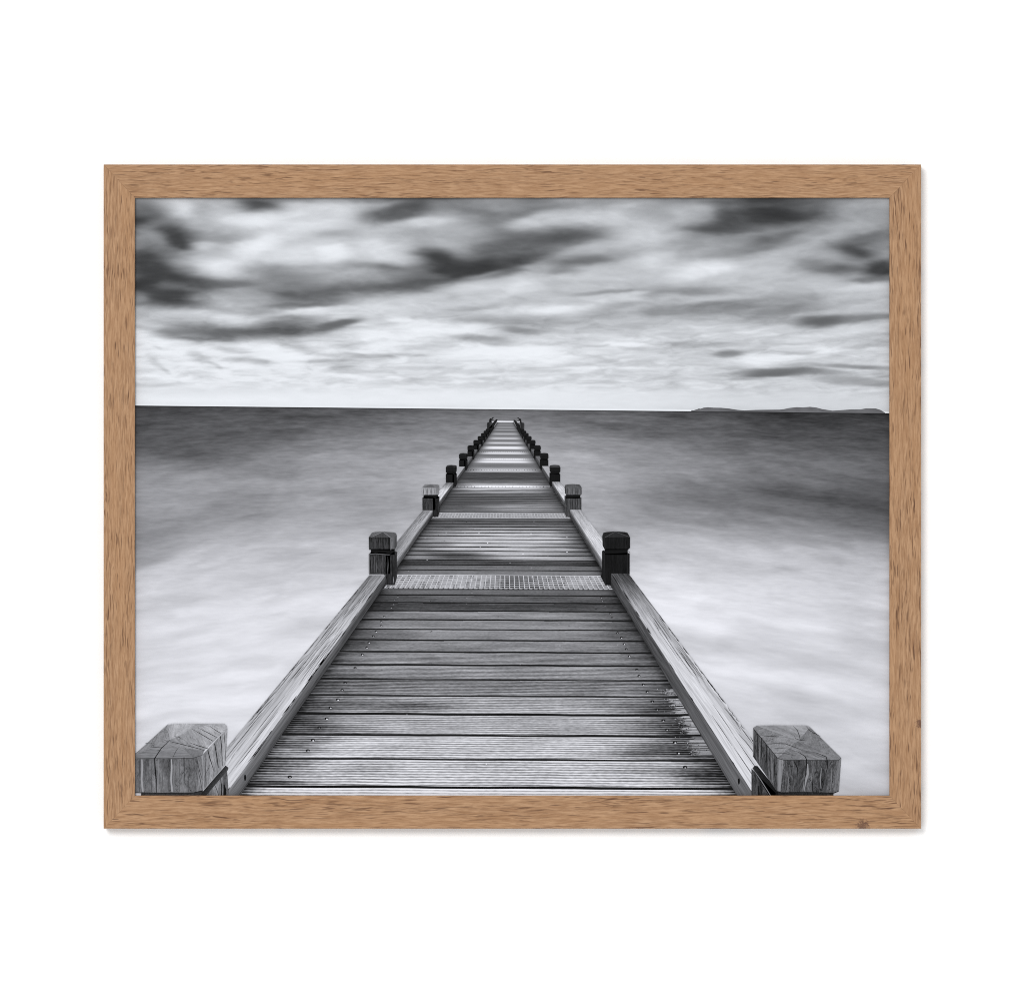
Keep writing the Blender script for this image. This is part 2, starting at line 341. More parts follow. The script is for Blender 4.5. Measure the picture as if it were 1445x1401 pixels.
# ------------------------------------------------------------------ printed sea
kx = np.array([182, 330, 480, 640, 714, 800, 950, 1100, 1264.])
ky = np.array([572, 595, 610, 630, 650, 670, 690, 710, 730, 750, 775, 800, 850, 920, 1000, 1131.])
tab = np.array([
 [66, 70, 78, 92, 98, 92, 66, 46, 38], [80, 85, 92, 115, 125, 118, 92, 74, 60], [86, 92, 106, 130, 145, 130, 98, 80, 68], [98, 96, 132, 150, 160, 155, 126, 98, 74],
 [124, 118, 150, 165, 170, 168, 138, 108, 90], [150, 146, 160, 172, 176, 172, 138, 112, 102], [152, 150, 160, 175, 180, 172, 134, 100, 86], [148, 148, 164, 176, 180, 172, 134, 97, 84],
 [146, 151, 166, 178, 183, 176, 145, 112, 90], [152, 158, 174, 186, 192, 184, 166, 150, 126], [172, 180, 195, 200, 204, 196, 190, 184, 170], [196, 201, 210, 210, 212, 208, 206, 200, 190],
 [212, 215, 221, 222, 222, 222, 227, 223, 212], [214, 218, 223, 226, 226, 224, 225, 222, 212], [219, 223, 227, 228, 228, 222, 213, 215, 213], [222, 226, 228, 228, 228, 215, 208, 206, 204]], float)
nx, ny = 430, 420
xs = np.linspace(BOX[0], BOX[2], nx); tt = np.linspace(0, 1, ny) ** 1.35
X = np.tile(xs, (ny, 1)); Y = horizon(X) + (BOX[3] - horizon(X)) * tt[:, None]
def smooth_interp(tab, X, Y):
    ix = np.clip(np.searchsorted(kx, X) - 1, 0, len(kx) - 2); iy = np.clip(np.searchsorted(ky, Y) - 1, 0, len(ky) - 2)
    fx = np.clip((X - kx[ix]) / (kx[ix + 1] - kx[ix]), 0, 1); fy = np.clip((Y - ky[iy]) / (ky[iy + 1] - ky[iy]), 0, 1)
    fx = fx * fx * (3 - 2 * fx) * .5 + fx * .5; fy = fy * fy * (3 - 2 * fy) * .4 + fy * .6
    return (tab[iy, ix] * (1 - fx) + tab[iy, ix + 1] * fx) * (1 - fy) + (tab[iy + 1, ix] * (1 - fx) + tab[iy + 1, ix + 1] * fx) * fy
K = np.maximum(Y - horizon(X), 0)
tilt = np.minimum(1, K / 220)
Yt = Y - .07 * np.sqrt((X - 714) ** 2 + 3600) * tilt
Kt = np.maximum(Yt - 560, 4)
U = (X - 714) / (64 + .17 * K); W = np.log(3.2 + .062 * np.maximum(K - .13 * np.sqrt((X - 714) ** 2 + 8000) * tilt + 40, 0)) / .062
wob = fbm(U * .8, W / 5, 3, 3)
Yq = Y + 15 * wob * (0.2 + tilt)
T = smooth_interp(tab, X + 25 * wob, Yq)
sea_strokes = [(271,637,42,9,0,82,.7),(345,644,26,4,-3,100,.6),(395,609,12,3,0,72,.6),(430,610,16,4,0,70,.6),(250,613,70,5,0,80,.4),(300,615,30,4,6,80,.5),
 (470,625,70,6,3,140,.4),(335,697,36,7,0,128,.6),(300,713,26,6,12,128,.6),(455,692,40,5,0,135,.55),(275,730,16,4,8,135,.5),(450,760,60,7,0,150,.0),
 (240,760,60,7,8,158,.6),(290,757,30,6,10,165,.5),(850,597,50,3,-2,88,.6),(900,604,70,4,0,95,.4),(1080,628,70,4,0,92,.4),(1200,613,70,3,0,85,.5),(1190,630,60,8,0,74,.5),(1210,656,80,6,0,112,.5),
 (1150,690,90,10,0,92,.5),(1175,695,20,5,0,80,.5),(1235,668,14,4,0,88,.5),(1010,725,60,6,-5,128,.4),(1120,733,60,5,-5,150,.4),(990,745,40,4,-8,195,.5),
 (985,755,36,8,-6,178,.5),(1170,790,32,8,-6,165,.75),(1115,802,26,4,0,180,.6),(1185,780,24,5,-15,180,.5),(1020,822,40,10,-8,198,.5),(1110,868,40,10,-5,200,.6),(1025,915,30,9,-8,196,.6),
 (1060,990,80,16,-6,200,.5),(1120,985,50,9,-10,195,.4),(1190,950,60,12,-10,200,.4),(1000,860,40,12,0,232,.5),(1120,880,60,10,-8,228,.5),(1160,1040,60,16,-15,212,.4),
 (240,800,50,6,5,205,.4),(280,840,40,8,4,200,.4),(300,905,50,10,6,205,.5),(330,930,40,8,5,205,.35),(235,870,16,8,0,200,.5),(250,960,60,8,10,208,.45),(390,845,30,6,8,212,.4),(460,775,30,5,5,196,.5)]
T = paint(T, X + 16 * wob, Y + 5 * wob, sea_strokes, 1.0)
T = np.where(T > 226, 226 + 8 * np.tanh((T - 226) / 12), T)
amp_far = np.clip(1 - K / 330, .25, 1)
Wt = W + .5 * wob
T = T + 20 * amp_far * fbm(U * 1.3, Wt * .8, 41, 5, .62) + 31 * fbm(U * .9 + .6 * wob, Wt * .8, 51, 5, .55) * np.clip(.2 + K / 300, 0, .9)
T = T + 8 * fbm(U * 2.0, Wt * 2.4, 81, 4, .6) + 1.5 * np.clip((K - 200) / 150, 0, 1)
T = np.where(K < 1.6, T * .8, T)
lo = np.clip((Y - 560) / 300, 0, 1)
grid_layer('printed_sea', X, Y, T, np.clip(.5 - K / 900, .12, .5), M_SEA, paper, 'smooth milky sea, dark at the skyline and white near the pier')

# ------------------------------------------------------------------ the printed pier in perspective: vanishing point and depth
VX, VY = 714.0, 579.0
EL, ER = -.689, .6024                 # deck edges, sideways per unit of k
def dk(D): return 1.0 / D
def deck_pt(u, k):
    x = VX + u * k
    return (x, VY + k + .006 * (x - VX) * min(1, k / 200))
DG = lambda g: .003984 + .0026 * (g - 1)            # near edge of grating g
GW = .00031

cy = [(592,235),(595,235),(596.5,110),(599,135),(601,118),(603.5,150),(605,108),(607,158),(609,95),(611,150),(613,168),(615,108),(618,175),(619.3,195),(621,112),(623,130),(625.5,212),(627,128),(629,118),(631,230),(633,222),
 (635,115),(637,128),(639,212),(640.5,200),(642,108),(646,138),(648,230),(650,185),(652,245),(654,128),(658,112),(662,165),(664.5,190),(666.5,140),(670,98),(678,105),(682,150),(685,240),(686.5,215),(688,200),(690,205),(692,172),
 (696,135),(700,112),(708,98),(712,118),(716,152),(720,138),(724,112),(727,120),(733,100),(735,78),(740,98),(745,135),(750,158),(757,180),(765,186),(775,182),(782,172),(788,165),(790.5,140),(791.5,76),(797,88),(798,100),(804,104),(806,125),(812,125),
 (830,118),(838,112),(841,92),(850,90),(852,84),(861,98),(863,128),(875,134),(889,144),(904,136),(921,138),(939,142),(959,138),(961,118),(982,132),(984,158),(1009,166),(1038,174),(1072,184),(1110,192),(1112,225),(1131,232)]
cyx = np.array([c[0] for c in cy], float); cyt = np.array([c[1] for c in cy], float)
deck_strokes = [
 (625,784,52,7,0,62,.85),(600,768,30,12,0,95,.6),(590,752,60,8,0,85,.65),(640,741,70,5,0,82,.7),(760,741,70,4,0,95,.5),(812,752,28,8,0,78,.65),(825,775,26,16,0,72,.65),(800,783,40,5,0,98,.5),
 (630,711,34,8,0,85,.7),(680,708,60,5,0,88,.6),(650,700,30,7,0,95,.5),(790,705,24,12,0,88,.55),(690,720,26,4,0,105,.6),(730,716,45,4,0,160,.7),(640,695,20,8,0,100,.5),(785,690,20,8,0,100,.5),
 (700,845,90,7,0,96,.5),(520,858,40,20,0,70,.6),(650,866,90,3,0,158,.5),(690,889,110,5,0,150,.35),(495,905,46,20,0,72,.6),(470,965,60,16,0,66,.72),(560,966,70,8,0,95,.5),
 (470,995,90,9,0,92,.75),(590,997,70,6,0,84,.7),(640,985,80,3,0,175,.4),(440,1022,46,16,0,70,.75),(480,1030,60,6,0,95,.5),(420,1052,46,14,0,92,.6),(395,1085,52,14,0,88,.7),(480,1085,80,8,0,140,.5),(380,1106,80,4,0,48,.8),
 (880,890,34,20,0,72,.65),(905,935,34,20,0,78,.55),(930,970,36,12,0,68,.75),(905,995,60,10,0,105,.6),(950,998,38,14,0,55,.8),(920,1025,60,12,0,95,.6),(965,1028,38,14,0,48,.85),(940,1056,75,13,0,52,.88),(1000,1060,40,14,0,55,.8),
 (1000,1092,48,14,0,55,.85),(930,1085,70,8,0,120,.4),(860,862,40,6,0,95,.6),(760,868,60,4,0,160,.4),
 (740,716,52,7,0,176,.7),(715,768,85,18,0,190,.45),(705,692,70,4,0,222,.75),(690,748,50,5,0,172,.5),(640,786,40,5,0,62,.6),(610,742,40,6,0,74,.6),(700,741,80,3,0,98,.5),(655,789,60,3,0,70,.5),(640,714,40,9,0,80,.6),(670,726,70,2.5,0,82,.5),(780,770,22,4,0,120,.4),(690,705,55,6,0,92,.5),(820,762,22,7,0,74,.5),(752,905,70,12,0,152,.35),(700,990,110,10,0,175,.3)]
def deck_tone(x, y, u):
    X, Y, Uu = np.array(x, float), np.array(y, float), np.array(u, float)
    Kk = np.maximum(Y - VY, 8)
    Xs = X + 42 * np.minimum(1, Kk / 250) * fbm(1 / Kk / DP * 5.0, Uu * 2.5, 71, 3, .7)
    c = np.interp(Y, cyx, cyt)
    w = np.exp(-np.abs((Uu + .043) / .54) ** 6)
    edge = np.minimum(c, 118)
    far = np.clip((735 - Y) / 30, 0, 1)
    T = c * (1 - far) + (edge + (c - edge) * w) * far
    T = 128 + (T - 128) * 1.14 - 13 * np.clip((Y - 826) / 6, 0, 1) * (1 - np.clip((Y - 970) / 40, 0, 1))
    T = paint(T, Xs, Y, deck_strokes, 1.3)
    e = np.maximum(np.minimum(Uu - EL, ER - Uu), 0)
    T = T * (1 - .60 * np.exp(-e / .024) - .16 * np.exp(-(e / .11) ** 2))
    return T

D0, DP = .00188, .00015
L = Layer()
planks = []
j = -1
while True:
    a, b = D0 + DP * j, D0 + DP * (j + 1)
    if a > .0605: break
    planks.append((a, b, j)); j += 1
prng = random.Random(3)
for (a, b, j) in planks:
    if dk(b) > 560: continue
    ka, kb = dk(a), dk(b)
    ppx = ka - kb
    rows = max(2, min(14, int(ppx / 2.2))); cols = 64 if ka > 120 else 28
    bias = prng.uniform(-13, 13) if ka > 90 else 0
    seed = prng.uniform(0, 50)
    amp = float(np.interp(ka, [20, 60, 120, 170, 240, 300, 400, 550], [.03, .10, .28, .36, .33, .34, .48, .60]))
    UU = np.linspace(EL - .012, ER + .012, cols + 1)
    KK = 1 / np.linspace(a, b, rows + 1)
    XX = VX + UU[None, :] * KK[:, None]
    YY = VY + KK[:, None] + .006 * (XX - VX) * np.minimum(1, KK[:, None] / 200)
    TT = deck_tone(XX, np.clip(YY - .006 * (XX - VX), 592, 1131), np.tile(UU, (rows + 1, 1))) + bias
    for r in range(rows):
        va, vb = j + r / rows, j + (r + 1) / rows
        for c in range(cols):
            L.poly([(XX[r, c], YY[r, c]), (XX[r, c + 1], YY[r, c + 1]), (XX[r + 1, c + 1], YY[r + 1, c + 1]), (XX[r + 1, c], YY[r + 1, c])],
                   [TT[r, c], TT[r, c + 1], TT[r + 1, c + 1], TT[r + 1, c]], amp,
                   [(UU[c], va), (UU[c + 1], va), (UU[c + 1], vb), (UU[c], vb)], seed)
# gaps between the boards, with a worn light arris below each
L.up()
for (a, b, j) in planks:
    k = dk(a)
    if k > 560 or k < 88: continue
    if any(DG(g) - .00002 < a < DG(g) + GW + .00002 for g in range(1, 6)): continue
    th = max(1.0, .0068 * k) * prng.uniform(.75, 1.2)
    N = 40; us = [EL + (ER - EL) * i / N for i in range(N + 1)]
    ph = prng.uniform(0, 9); wb = [.06 * th * math.sin(ph + i * .5 + math.sin(i * .9)) for i in range(N + 1)]; vv = [.85 + .15 * math.sin(ph * 2 + i * .37) for i in range(N + 1)]
    for i in range(N):
        p, q = deck_pt(us[i], k), deck_pt(us[i + 1], k)
        tn = 26 if k > 150 else 62
        L.poly([(p[0], p[1] - th * .5 * vv[i] + wb[i]), (q[0], q[1] - th * .5 * vv[i + 1] + wb[i + 1]), (q[0], q[1] + th * .5 + wb[i + 1]), (p[0], p[1] + th * .5 + wb[i])], tn)
        if k > 240 and math.sin(ph * 3 + i * .31) > -.2 and EL + .1 < us[i] < ER - .1:
            t2 = float(deck_tone([p[0]], [min(p[1] + 3, 1130)], [us[i]])[0]) + 26
            hh = th * .36
            L.poly([(p[0], p[1] + th * .5 + wb[i]), (q[0], q[1] + th * .5 + wb[i + 1]), (q[0], q[1] + th * .5 + hh), (p[0], p[1] + th * .5 + hh)], t2)
L.up(); L.strip([(701.5, 594.9), (724.5, 595.1)], 2.0, 236)
# bolts
L.up()
bolts = []
for (a, b, j) in planks:
    if dk(a) > 560 or dk(a) < 262: continue
    for u0 in (-.582, .508):
        for fv in (.30, .74):
            D = a + (b - a) * fv
            if DG(1) - .0001 < D < DG(1) + GW + .0001 or prng.random() < .10: continue
            u = u0 + prng.uniform(-.006, .006); k = dk(D)
            x, y = deck_pt(u, k); r = .0047 * k
            bolts.append((x, y, r)); L.disc(x - .15 * r, y - .3 * r, r * 1.35, r * .85, 24 if y > 890 else 62)
L.up()
for (x, y, r) in bolts:
    if prng.random() < .5 and y > 880: L.disc(x + .15 * r, y + .15 * r, r * .62, r * .45, prng.choice([225, 205, 170]))
    elif y > 835: L.disc(x, y + .1 * r, r * .6, r * .4, prng.choice([150, 120, 170]))
# drifted sand by the right-hand rail
L.up()
for (x0, x1, y0, y1, xr0, xr1, t) in ((942, 958, 985.5, 1007, 962, 976, 196), (955, 974, 1010, 1036, 978, 993, 192), (966, 988, 1039, 1066, 995, 1010, 165), (936, 948, 972, 981, 952, 957, 165)):
    y = y0
    while y < y1:
        f = (y - y0) / (y1 - y0)
        xl = x0 + (x1 - x0) * f * .55 + prng.uniform(-4, 12) * (1.2 - abs(f - .5)); h = prng.uniform(.5, 1.2)
        xr = xr0 + (xr1 - xr0) * f
        tn = t - 18 + prng.uniform(-26, 22)
        if xr > xl + 1: L.poly([(xl, y + h * .5), (xl + 5, y), (xr, y), (xr, y + h), (xl + 5, y + h)], [tn - 45, tn, tn, tn, tn], .45)
        y += h * (1 if prng.random() < .7 else 2.0)
    for _ in range(60):
        f = prng.random(); yy = y0 + (y1 - y0) * f; xa = x0 + (x1 - x0) * f * .55
        L.disc(xa + prng.gauss(3, 7), yy, prng.uniform(.4, 1.1), prng.uniform(.3, .6), prng.choice([70, 95, 150, 185]), 6)
# crumbs, dents and pale scratches on the boards
for _ in range(70):
    k = 1 / prng.uniform(.0019, .0066); u = prng.uniform(EL + .06, ER - .06); x, y = deck_pt(u, k)
    t0 = float(deck_tone([x], [min(max(y, 592), 1130)], [u])[0])
    L.disc(x, y, prng.uniform(.6, 1.6), prng.uniform(.4, .7), t0 + prng.choice([-50, -30, 35, 50]), 6)
L.build('printed_boardwalk', M_PLANK, paper, 'weathered grooved boards with dark gaps and bolt heads, narrowing to the skyline')

# ------------------------------------------------------------------ printed gratings across the deck
for g in range(6, 0, -1):
    L = Layer(); a, b = DG(g), DG(g) + GW
    ka, kb = dk(a), dk(b)
    N = 60; us = np.linspace(EL + .004, ER - .004, N + 1)
    def base(u, g=g):
        if g == 1:
            t = 150 - 92 * math.exp(-((u - .03) / .10) ** 2) - 45 * math.exp(-((u - .22) / .14) ** 2) + prng.choice([-34, -12, 0, 8, 14, 18])
        elif g == 2: t = 152 + prng.uniform(-10, 10)
        elif g in (3, 5): t = 130 + 112 * math.exp(-((u + .04) / .48) ** 6) + prng.uniform(-6, 4)
        else: t = 120 + 75 * math.exp(-((u + .04) / .48) ** 6)
        return t * (1 - .35 * math.exp(-min(u - EL, ER - u) / .03))
    rows = 4 if g < 3 else 1
    for r in range(rows):
        D1, D2 = a + (b - a) * r / rows, a + (b - a) * (r + 1) / rows
        for i in range(N):
            t = base(us[i])
            L.poly([deck_pt(us[i], dk(D1)), deck_pt(us[i + 1], dk(D1)), deck_pt(us[i + 1], dk(D2)), deck_pt(us[i], dk(D2))], t, .45 if g < 3 else .1,
                   [(us[i] * 3, r), (us[i + 1] * 3, r), (us[i + 1] * 3, r + 1), (us[i] * 3, r + 1)], 3.0)
    L.up()
    lw = {1: .95, 2: .8}.get(g, .7)
    lt = {1: 212, 2: 190, 3: 225, 4: 205, 5: 235, 6: 215}[g]
    pitch = .028 if g < 3 else .045
    u = EL + .01
    while u < ER - .008:
        if g < 3: L.strip([deck_pt(u, ka), deck_pt(u, kb)], lw, lt + prng.uniform(-12, 8))
        else: L.strip([deck_pt(u, ka), deck_pt(u, ka * .45 + kb * .55)], .8, base(u) - prng.uniform(30, 95))
        u += pitch
    L.up()
    nh = {1: 6, 2: 2}.get(g, 0)
    for r in range(nh + 1):
        D = a + (b - a) * r / max(nh, 1)
        if g < 3:
            for i in range(0, N):
                L.strip([deck_pt(us[i], dk(D)), deck_pt(us[i + 1], dk(D))], lw * (.8 if 0 < r < nh else .95), (lt if r in (0, nh) else lt - 15) + prng.uniform(-14, 6))
    if g == 1:     # row of slots along the near rim
        L.up(); u = EL + .03
        while u < ER - .02:
            x, y = deck_pt(u, ka + .8); L.disc(x, y, 1.5, 1.0, 60, 6); u += .028
        L.up()
    if g < 3:      # kerb board in front of it, in the shade of the rim
        L.strip([deck_pt(EL, ka + (2.2 if g == 1 else 1.4)), deck_pt(ER, ka + (2.2 if g == 1 else 1.4))], 1.0 if g == 1 else .9, 88)
    L.build('printed_grating', M_PLANK, paper, 'pale metal grating strip across the boards')

# ------------------------------------------------------------------ printed kerb rails and posts, far to near
KP = lambda g: 1 / (.004057 + .0026 * (g - 1))
def rail(side, g):
    """Side rail of the bay from post g to post g + 1: its worn top and its inner face."""
    far = KP(g + 1); near = KP(g) * .95 if g > 0 else 690.0
    if side < 0: so, si, sb = -.829, -.731, EL
    else: so, si, sb = .751, .6455, ER
    c = sb / si
    L = Layer(); N = 28 if g < 3 else 8; M = 6 if g < 2 else 2
    seed = prng.uniform(0, 40)
    def tone_top(f, v):            # f 0 at the far end, 1 near; v 0 outer, 1 inner
        if g == 0 and side < 0: t = np.interp(f, [0, .12, .3, .6, 1], [132, 146, 176, 188, 205]) + (v - .5) * 34
        elif g == 0: t = np.interp(f, [0, .06, .12, .25, .5, 1], [66, 74, 108, 160, 200, 216]) + (v - .5) * 18
        elif g == 1: t = np.interp(f, [0, .4, 1], [140, 160, 125]) + (v - .5) * 50 if side < 0 else np.interp(f, [0, .5, 1], [160, 205, 215])
        elif g == 2: t = np.interp(f, [0, .4, 1], [100, 215, 225]) if side < 0 else np.interp(f, [0, .3, 1], [150, 205, 215])
        elif g == 3: t = 170
        else: t = 140 - 8 * g
        return float(t)
    def tone_in(f, v):             # v 0 top, 1 at the boards
        if g == 0: t = np.interp(f, [0, .2, .6, 1], [72, 88, 96, 118]) - 22 * v + (22 if v < .2 and side < 0 else 0)
        elif g == 1: t = np.interp(f, [0, 1], [92, 118]) - 42 * v + (45 if v < .2 else 0)
        elif g == 2: t = 92 - 30 * v + (30 if v < .3 else 0)
        else: t = 98 - 3 * g - 20 * v
        return float(max(t, 24))
    am = .50 if g == 0 else (.68 if g < 3 else .1)
    Ds = np.linspace(1 / far, 1 / near, N + 1)
    for i in range(N):
        k1, k2 = 1 / Ds[i], 1 / Ds[i + 1]; f1, f2 = i / N, (i + 1) / N
        g1, g2 = (Ds[i] - 1 / far) / -.0026 * 4, (Ds[i + 1] - 1 / far) / -.0026 * 4
        for m in range(M):
            v1, v2 = m / M, (m + 1) / M
            s1, s2 = so + (si - so) * v1, so + (si - so) * v2
            q = lambda s, k: (VX + s * k * c, VY + k * c)
            L.poly([q(s1, k1), q(s2, k1), q(s2, k2), q(s1, k2)], [tone_top(f1, v1), tone_top(f1, v2), tone_top(f2, v2), tone_top(f2, v1)], am,
                   [(g1, v1 * 9), (g1, v2 * 9), (g2, v2 * 9), (g2, v1 * 9)], seed)
            w = lambda v, k: (VX + sb * k, VY + k * (c + (1 - c) * v) + .006 * sb * k * v)
            L.poly([w(v1, k1), w(v2, k1), w(v2, k2), w(v1, k2)], [tone_in(f1, v1), tone_in(f1, v2), tone_in(f2, v2), tone_in(f2, v1)], am * .75,
                   [(g1, v1 * 5 + 30), (g1, v2 * 5 + 30), (g2, v2 * 5 + 30), (g2, v1 * 5 + 30)], seed)
    if g == 0:
        L.up()
        q = lambda s, k: (VX + s * k * c, VY + k * c)
        # the chipped dark line along the inner arris, broken up, and a few long cracks in the top
        r2 = random.Random(5 if side < 0 else 9)
        for _ in range(34 if side < 0 else 12):
            kk = r2.uniform(far, near * .93); ln = r2.uniform(6, 26)
            o = r2.uniform(-.004, .006)
            L.strip([q(si + o, kk), q(si + o * .5, kk + ln * .5), q(si + o, kk + ln)], [.3, r2.uniform(.8, 2.0), .3], r2.choice([38, 50, 70]))
        for _ in range(46):
            kk = 1 / r2.uniform(1 / (near * .95), 1 / far); ln = kk * r2.uniform(.04, .16); s0 = so + (si - so) * r2.uniform(.05, .92); ds = r2.uniform(-.012, .012)
            if side > 0: s0 = so + (si - so) * r2.uniform(.05, .75)
            L.strip([q(s0, kk), q(s0 + ds * .4, kk + ln * .35), q(s0 + ds * .5, kk + ln * .7), q(s0 + ds, kk + ln)], [.25, .9 * kk / 450, .8 * kk / 450, .25], r2.choice([78, 92, 60]))
        # ragged outer edge
        for _ in range(60):
            kk = 1 / r2.uniform(1 / (near * .9), 1 / (far * 1.05)); ln = kk * r2.uniform(.01, .04)
            L.strip([q(so * .998, kk), q(so * .994, kk + ln * .5), q(so * .999, kk + ln)], [.3, r2.uniform(.6, 1.5) * kk / 400, .3], r2.choice([95, 120, 140]))
        # bolt hole
        hx, hy = (346, 1097) if side < 0 else (1042.7, 1102)
        L.poly([(hx - 1.4, hy - 3.5), (hx + .6, hy - 4.5), (hx + 1.4, hy - 1), (hx + .9, hy + 3.5), (hx - .8, hy + 4.6), (hx - 1.5, hy + 1)], 16)
    lab = {0: 'pale split timber rail beside the nearest boards', 1: 'timber rail of the second bay'}.get(g)
    L.build('printed_rail', M_BEAM, paper, (lab + (' on the left' if side < 0 else ' on the right')) if lab else None)

def zt(ox, oy, sc, pts): return [(ox + x / sc, oy + y / sc) for x, y in pts]
Z4 = lambda pts: zt(480, 730, 6.0208, pts)
Z5 = lambda pts: zt(700, 730, 6.0208, pts)

def post(side, g):
    """One square kerb post: pyramid cap, neck groove, body; the shape of the first-bay post carried along the perspective."""
    k = KP(g); f = k / 246.5
    ex, wx, hy = (520.2 if side < 0 else 889.0), (.89 if g > 2 else 1.0), (.935 if g > 2 else 1.0)
    sc = lambda pts: [(VX + (ex + (x - ex) * wx - VX) * f, VY + (825.5 + (y - 825.5) * hy - VY) * f) for x, y in pts]
    L = Layer(); seed = prng.uniform(0, 30)
    st = lambda pts, q=.35: [((y - VY) * q * .09 / max(f, .2), (x - VX) * q * 1.1 / max(f, .2)) for x, y in pts]
    dark = g != 2
    def face(pts, tone, amp):
        p = sc(pts); L.poly(p, tone, amp, st(p), seed)
    if side < 0:
        tc, tsd, tt, tb, ts2 = (50, 110, 100, 58, 46) if g == 1 else ((150, 135, 125, 58, 40) if g == 2 else (30, 34, 62 if g < 5 else 38, 27, 30))
        am = .45 if g < 3 else .08
        face(Z4([(262, 268), (464, 268), (464, 318), (258, 318)]), 24, .05)                                            # neck
        face(Z4([(243, 312), (262, 294), (390, 300), (425, 318), (425, 480), (388, 480), (388, 575), (372, 575), (372, 482), (245, 482)]), tb, am)
        face(Z4([(388, 318), (425, 316), (462, 288), (482, 292), (482, 510), (462, 575), (388, 575)]), ts2, am * .8)
        face(Z4([(243, 168), (430, 171), (430, 279), (245, 275)]), [tc, tc - 6, tc + 10, tc + 10] if g == 1 else tc, am)
        face(Z4([(430, 171), (462, 160), (480, 150), (480, 245), (464, 278), (430, 279)]), [tsd, tsd - 20, 70 if g == 1 else tsd, 60 if g == 1 else tsd, tsd - 10, tsd + 5], am * .5)
        face(Z4([(243, 168), (270, 131), (296, 124), (362, 121)]), tt, am * .4)
        face(Z4([(243, 168), (362, 121), (430, 171)]), tt - 24, am * .4)
        face(Z4([(362, 121), (452, 127), (474, 134), (480, 150), (430, 171)]), tt - 8, am * .4)
        if g == 1:
            L.up()
            for x, y0, y1, w, t in ((292, 330, 470, 5, 105), (310, 380, 470, 7, 110), (345, 350, 440, 6, 90), (300, 180, 262, 5, 80), (335, 185, 265, 6, 85), (372, 182, 250, 4, 76), (405, 330, 480, 5, 95), (398, 380, 500, 5, 85), (265, 330, 470, 4, 84), (318, 330, 470, 3, 20), (360, 180, 260, 3, 22), (280, 190, 262, 3, 24), (440, 330, 560, 5, 24), (450, 500, 565, 8, 135)):
                L.strip(Z4([(x, y0), (x + 3, (y0 + y1) / 2), (x, y1)]), [.2, w / 6, .2], t)
            L.strip(Z4([(262, 168), (300, 150), (362, 122)]), [.3, .9, .6], 130); L.strip(Z4([(362, 122), (428, 170)]), [.5, .8], 135)
            L.strip(Z4([(247, 312), (300, 308), (420, 318)]), .9, 105); L.strip(Z4([(246, 315), (247, 478)]), 1.1, 120)
            L.strip(Z4([(430, 174), (431, 276)]), .7, 140)
        if g == 2:
            L.up()
            for i in range(9):
                x = 258 + i * 19; L.strip(sc(Z4([(x, 178), (x + 3, 225), (x - 2, 272)])), [.2, .9, .2], (95, 185, 120)[i % 3])
            L.strip(sc(Z4([(243, 172), (243, 272)])), .7, 175)
    else:
        tc, tsd, tt, tb = (30, 38, 46, 26) if g == 1 else ((96, 80, 92, 74) if g == 2 else (27, 32, 66 if g < 4 else 36, 25))
        am = .14 if g == 1 else (.5 if g == 2 else .06)
        face(Z5([(922, 268), (1120, 268), (1116, 318), (918, 318)]), 24, .03)
        face(Z5([(922, 310), (1118, 300), (1135, 308), (1135, 482), (992, 488), (996, 575), (925, 575)]), tb, am)
        face(Z5([(900, 285), (918, 276), (926, 310), (928, 575), (888, 500), (900, 470)]), tsd - 6, am)
        face(Z5([(922, 172), (1138, 168), (1138, 258), (1120, 275), (925, 277)]), tc, am)
        face(Z5([(902, 158), (922, 172), (925, 277), (905, 240)]), tsd, am)
        face(Z5([(902, 158), (912, 131), (940, 124), (1012, 119), (922, 172)]), tt - 6, am * .6)
        face(Z5([(1012, 119), (922, 172), (1138, 168)]), tt + 2, am * .6)
        face(Z5([(1012, 119), (1090, 124), (1116, 130), (1138, 168)]), tt - 10, am * .6)
        if g == 1:
            L.up()
            for p in ([(925, 170), (1012, 121)], [(1012, 121), (1135, 166)]): L.strip(Z5(p), .8, 78)
            L.strip(Z5([(924, 174), (926, 272)]), .7, 48); L.strip(Z5([(920, 300), (928, 570)]), .8, 44); L.strip(Z5([(1118, 305), (1118, 480)]), .6, 44)
            L.strip(Z5([(930, 172), (1130, 169)]), .6, 20); L.strip(Z5([(1125, 285), (1137, 300)]), .8, 90)
        if g == 2:
            L.up()
            for i in range(8):
                x = 940 + i * 24; L.strip(sc(Z5([(x, 178), (x + 3, 225), (x - 2, 270)])), [.2, .8, .2], (46, 108, 54)[i % 3])
                L.strip(sc(Z5([(x, 318), (x - 3, 390), (x + 2, 478)])), [.2, .9, .2], (36, 88, 44)[i % 3])
    L.build('printed_post', M_BEAM, paper, {1: 'dark capped post of the second pair', 2: 'weathered capped post of the third pair'}.get(g) and
            ({1: 'dark capped post of the second pair', 2: 'weathered capped post of the third pair'}[g] + (' on the left' if side < 0 else ' on the right')))

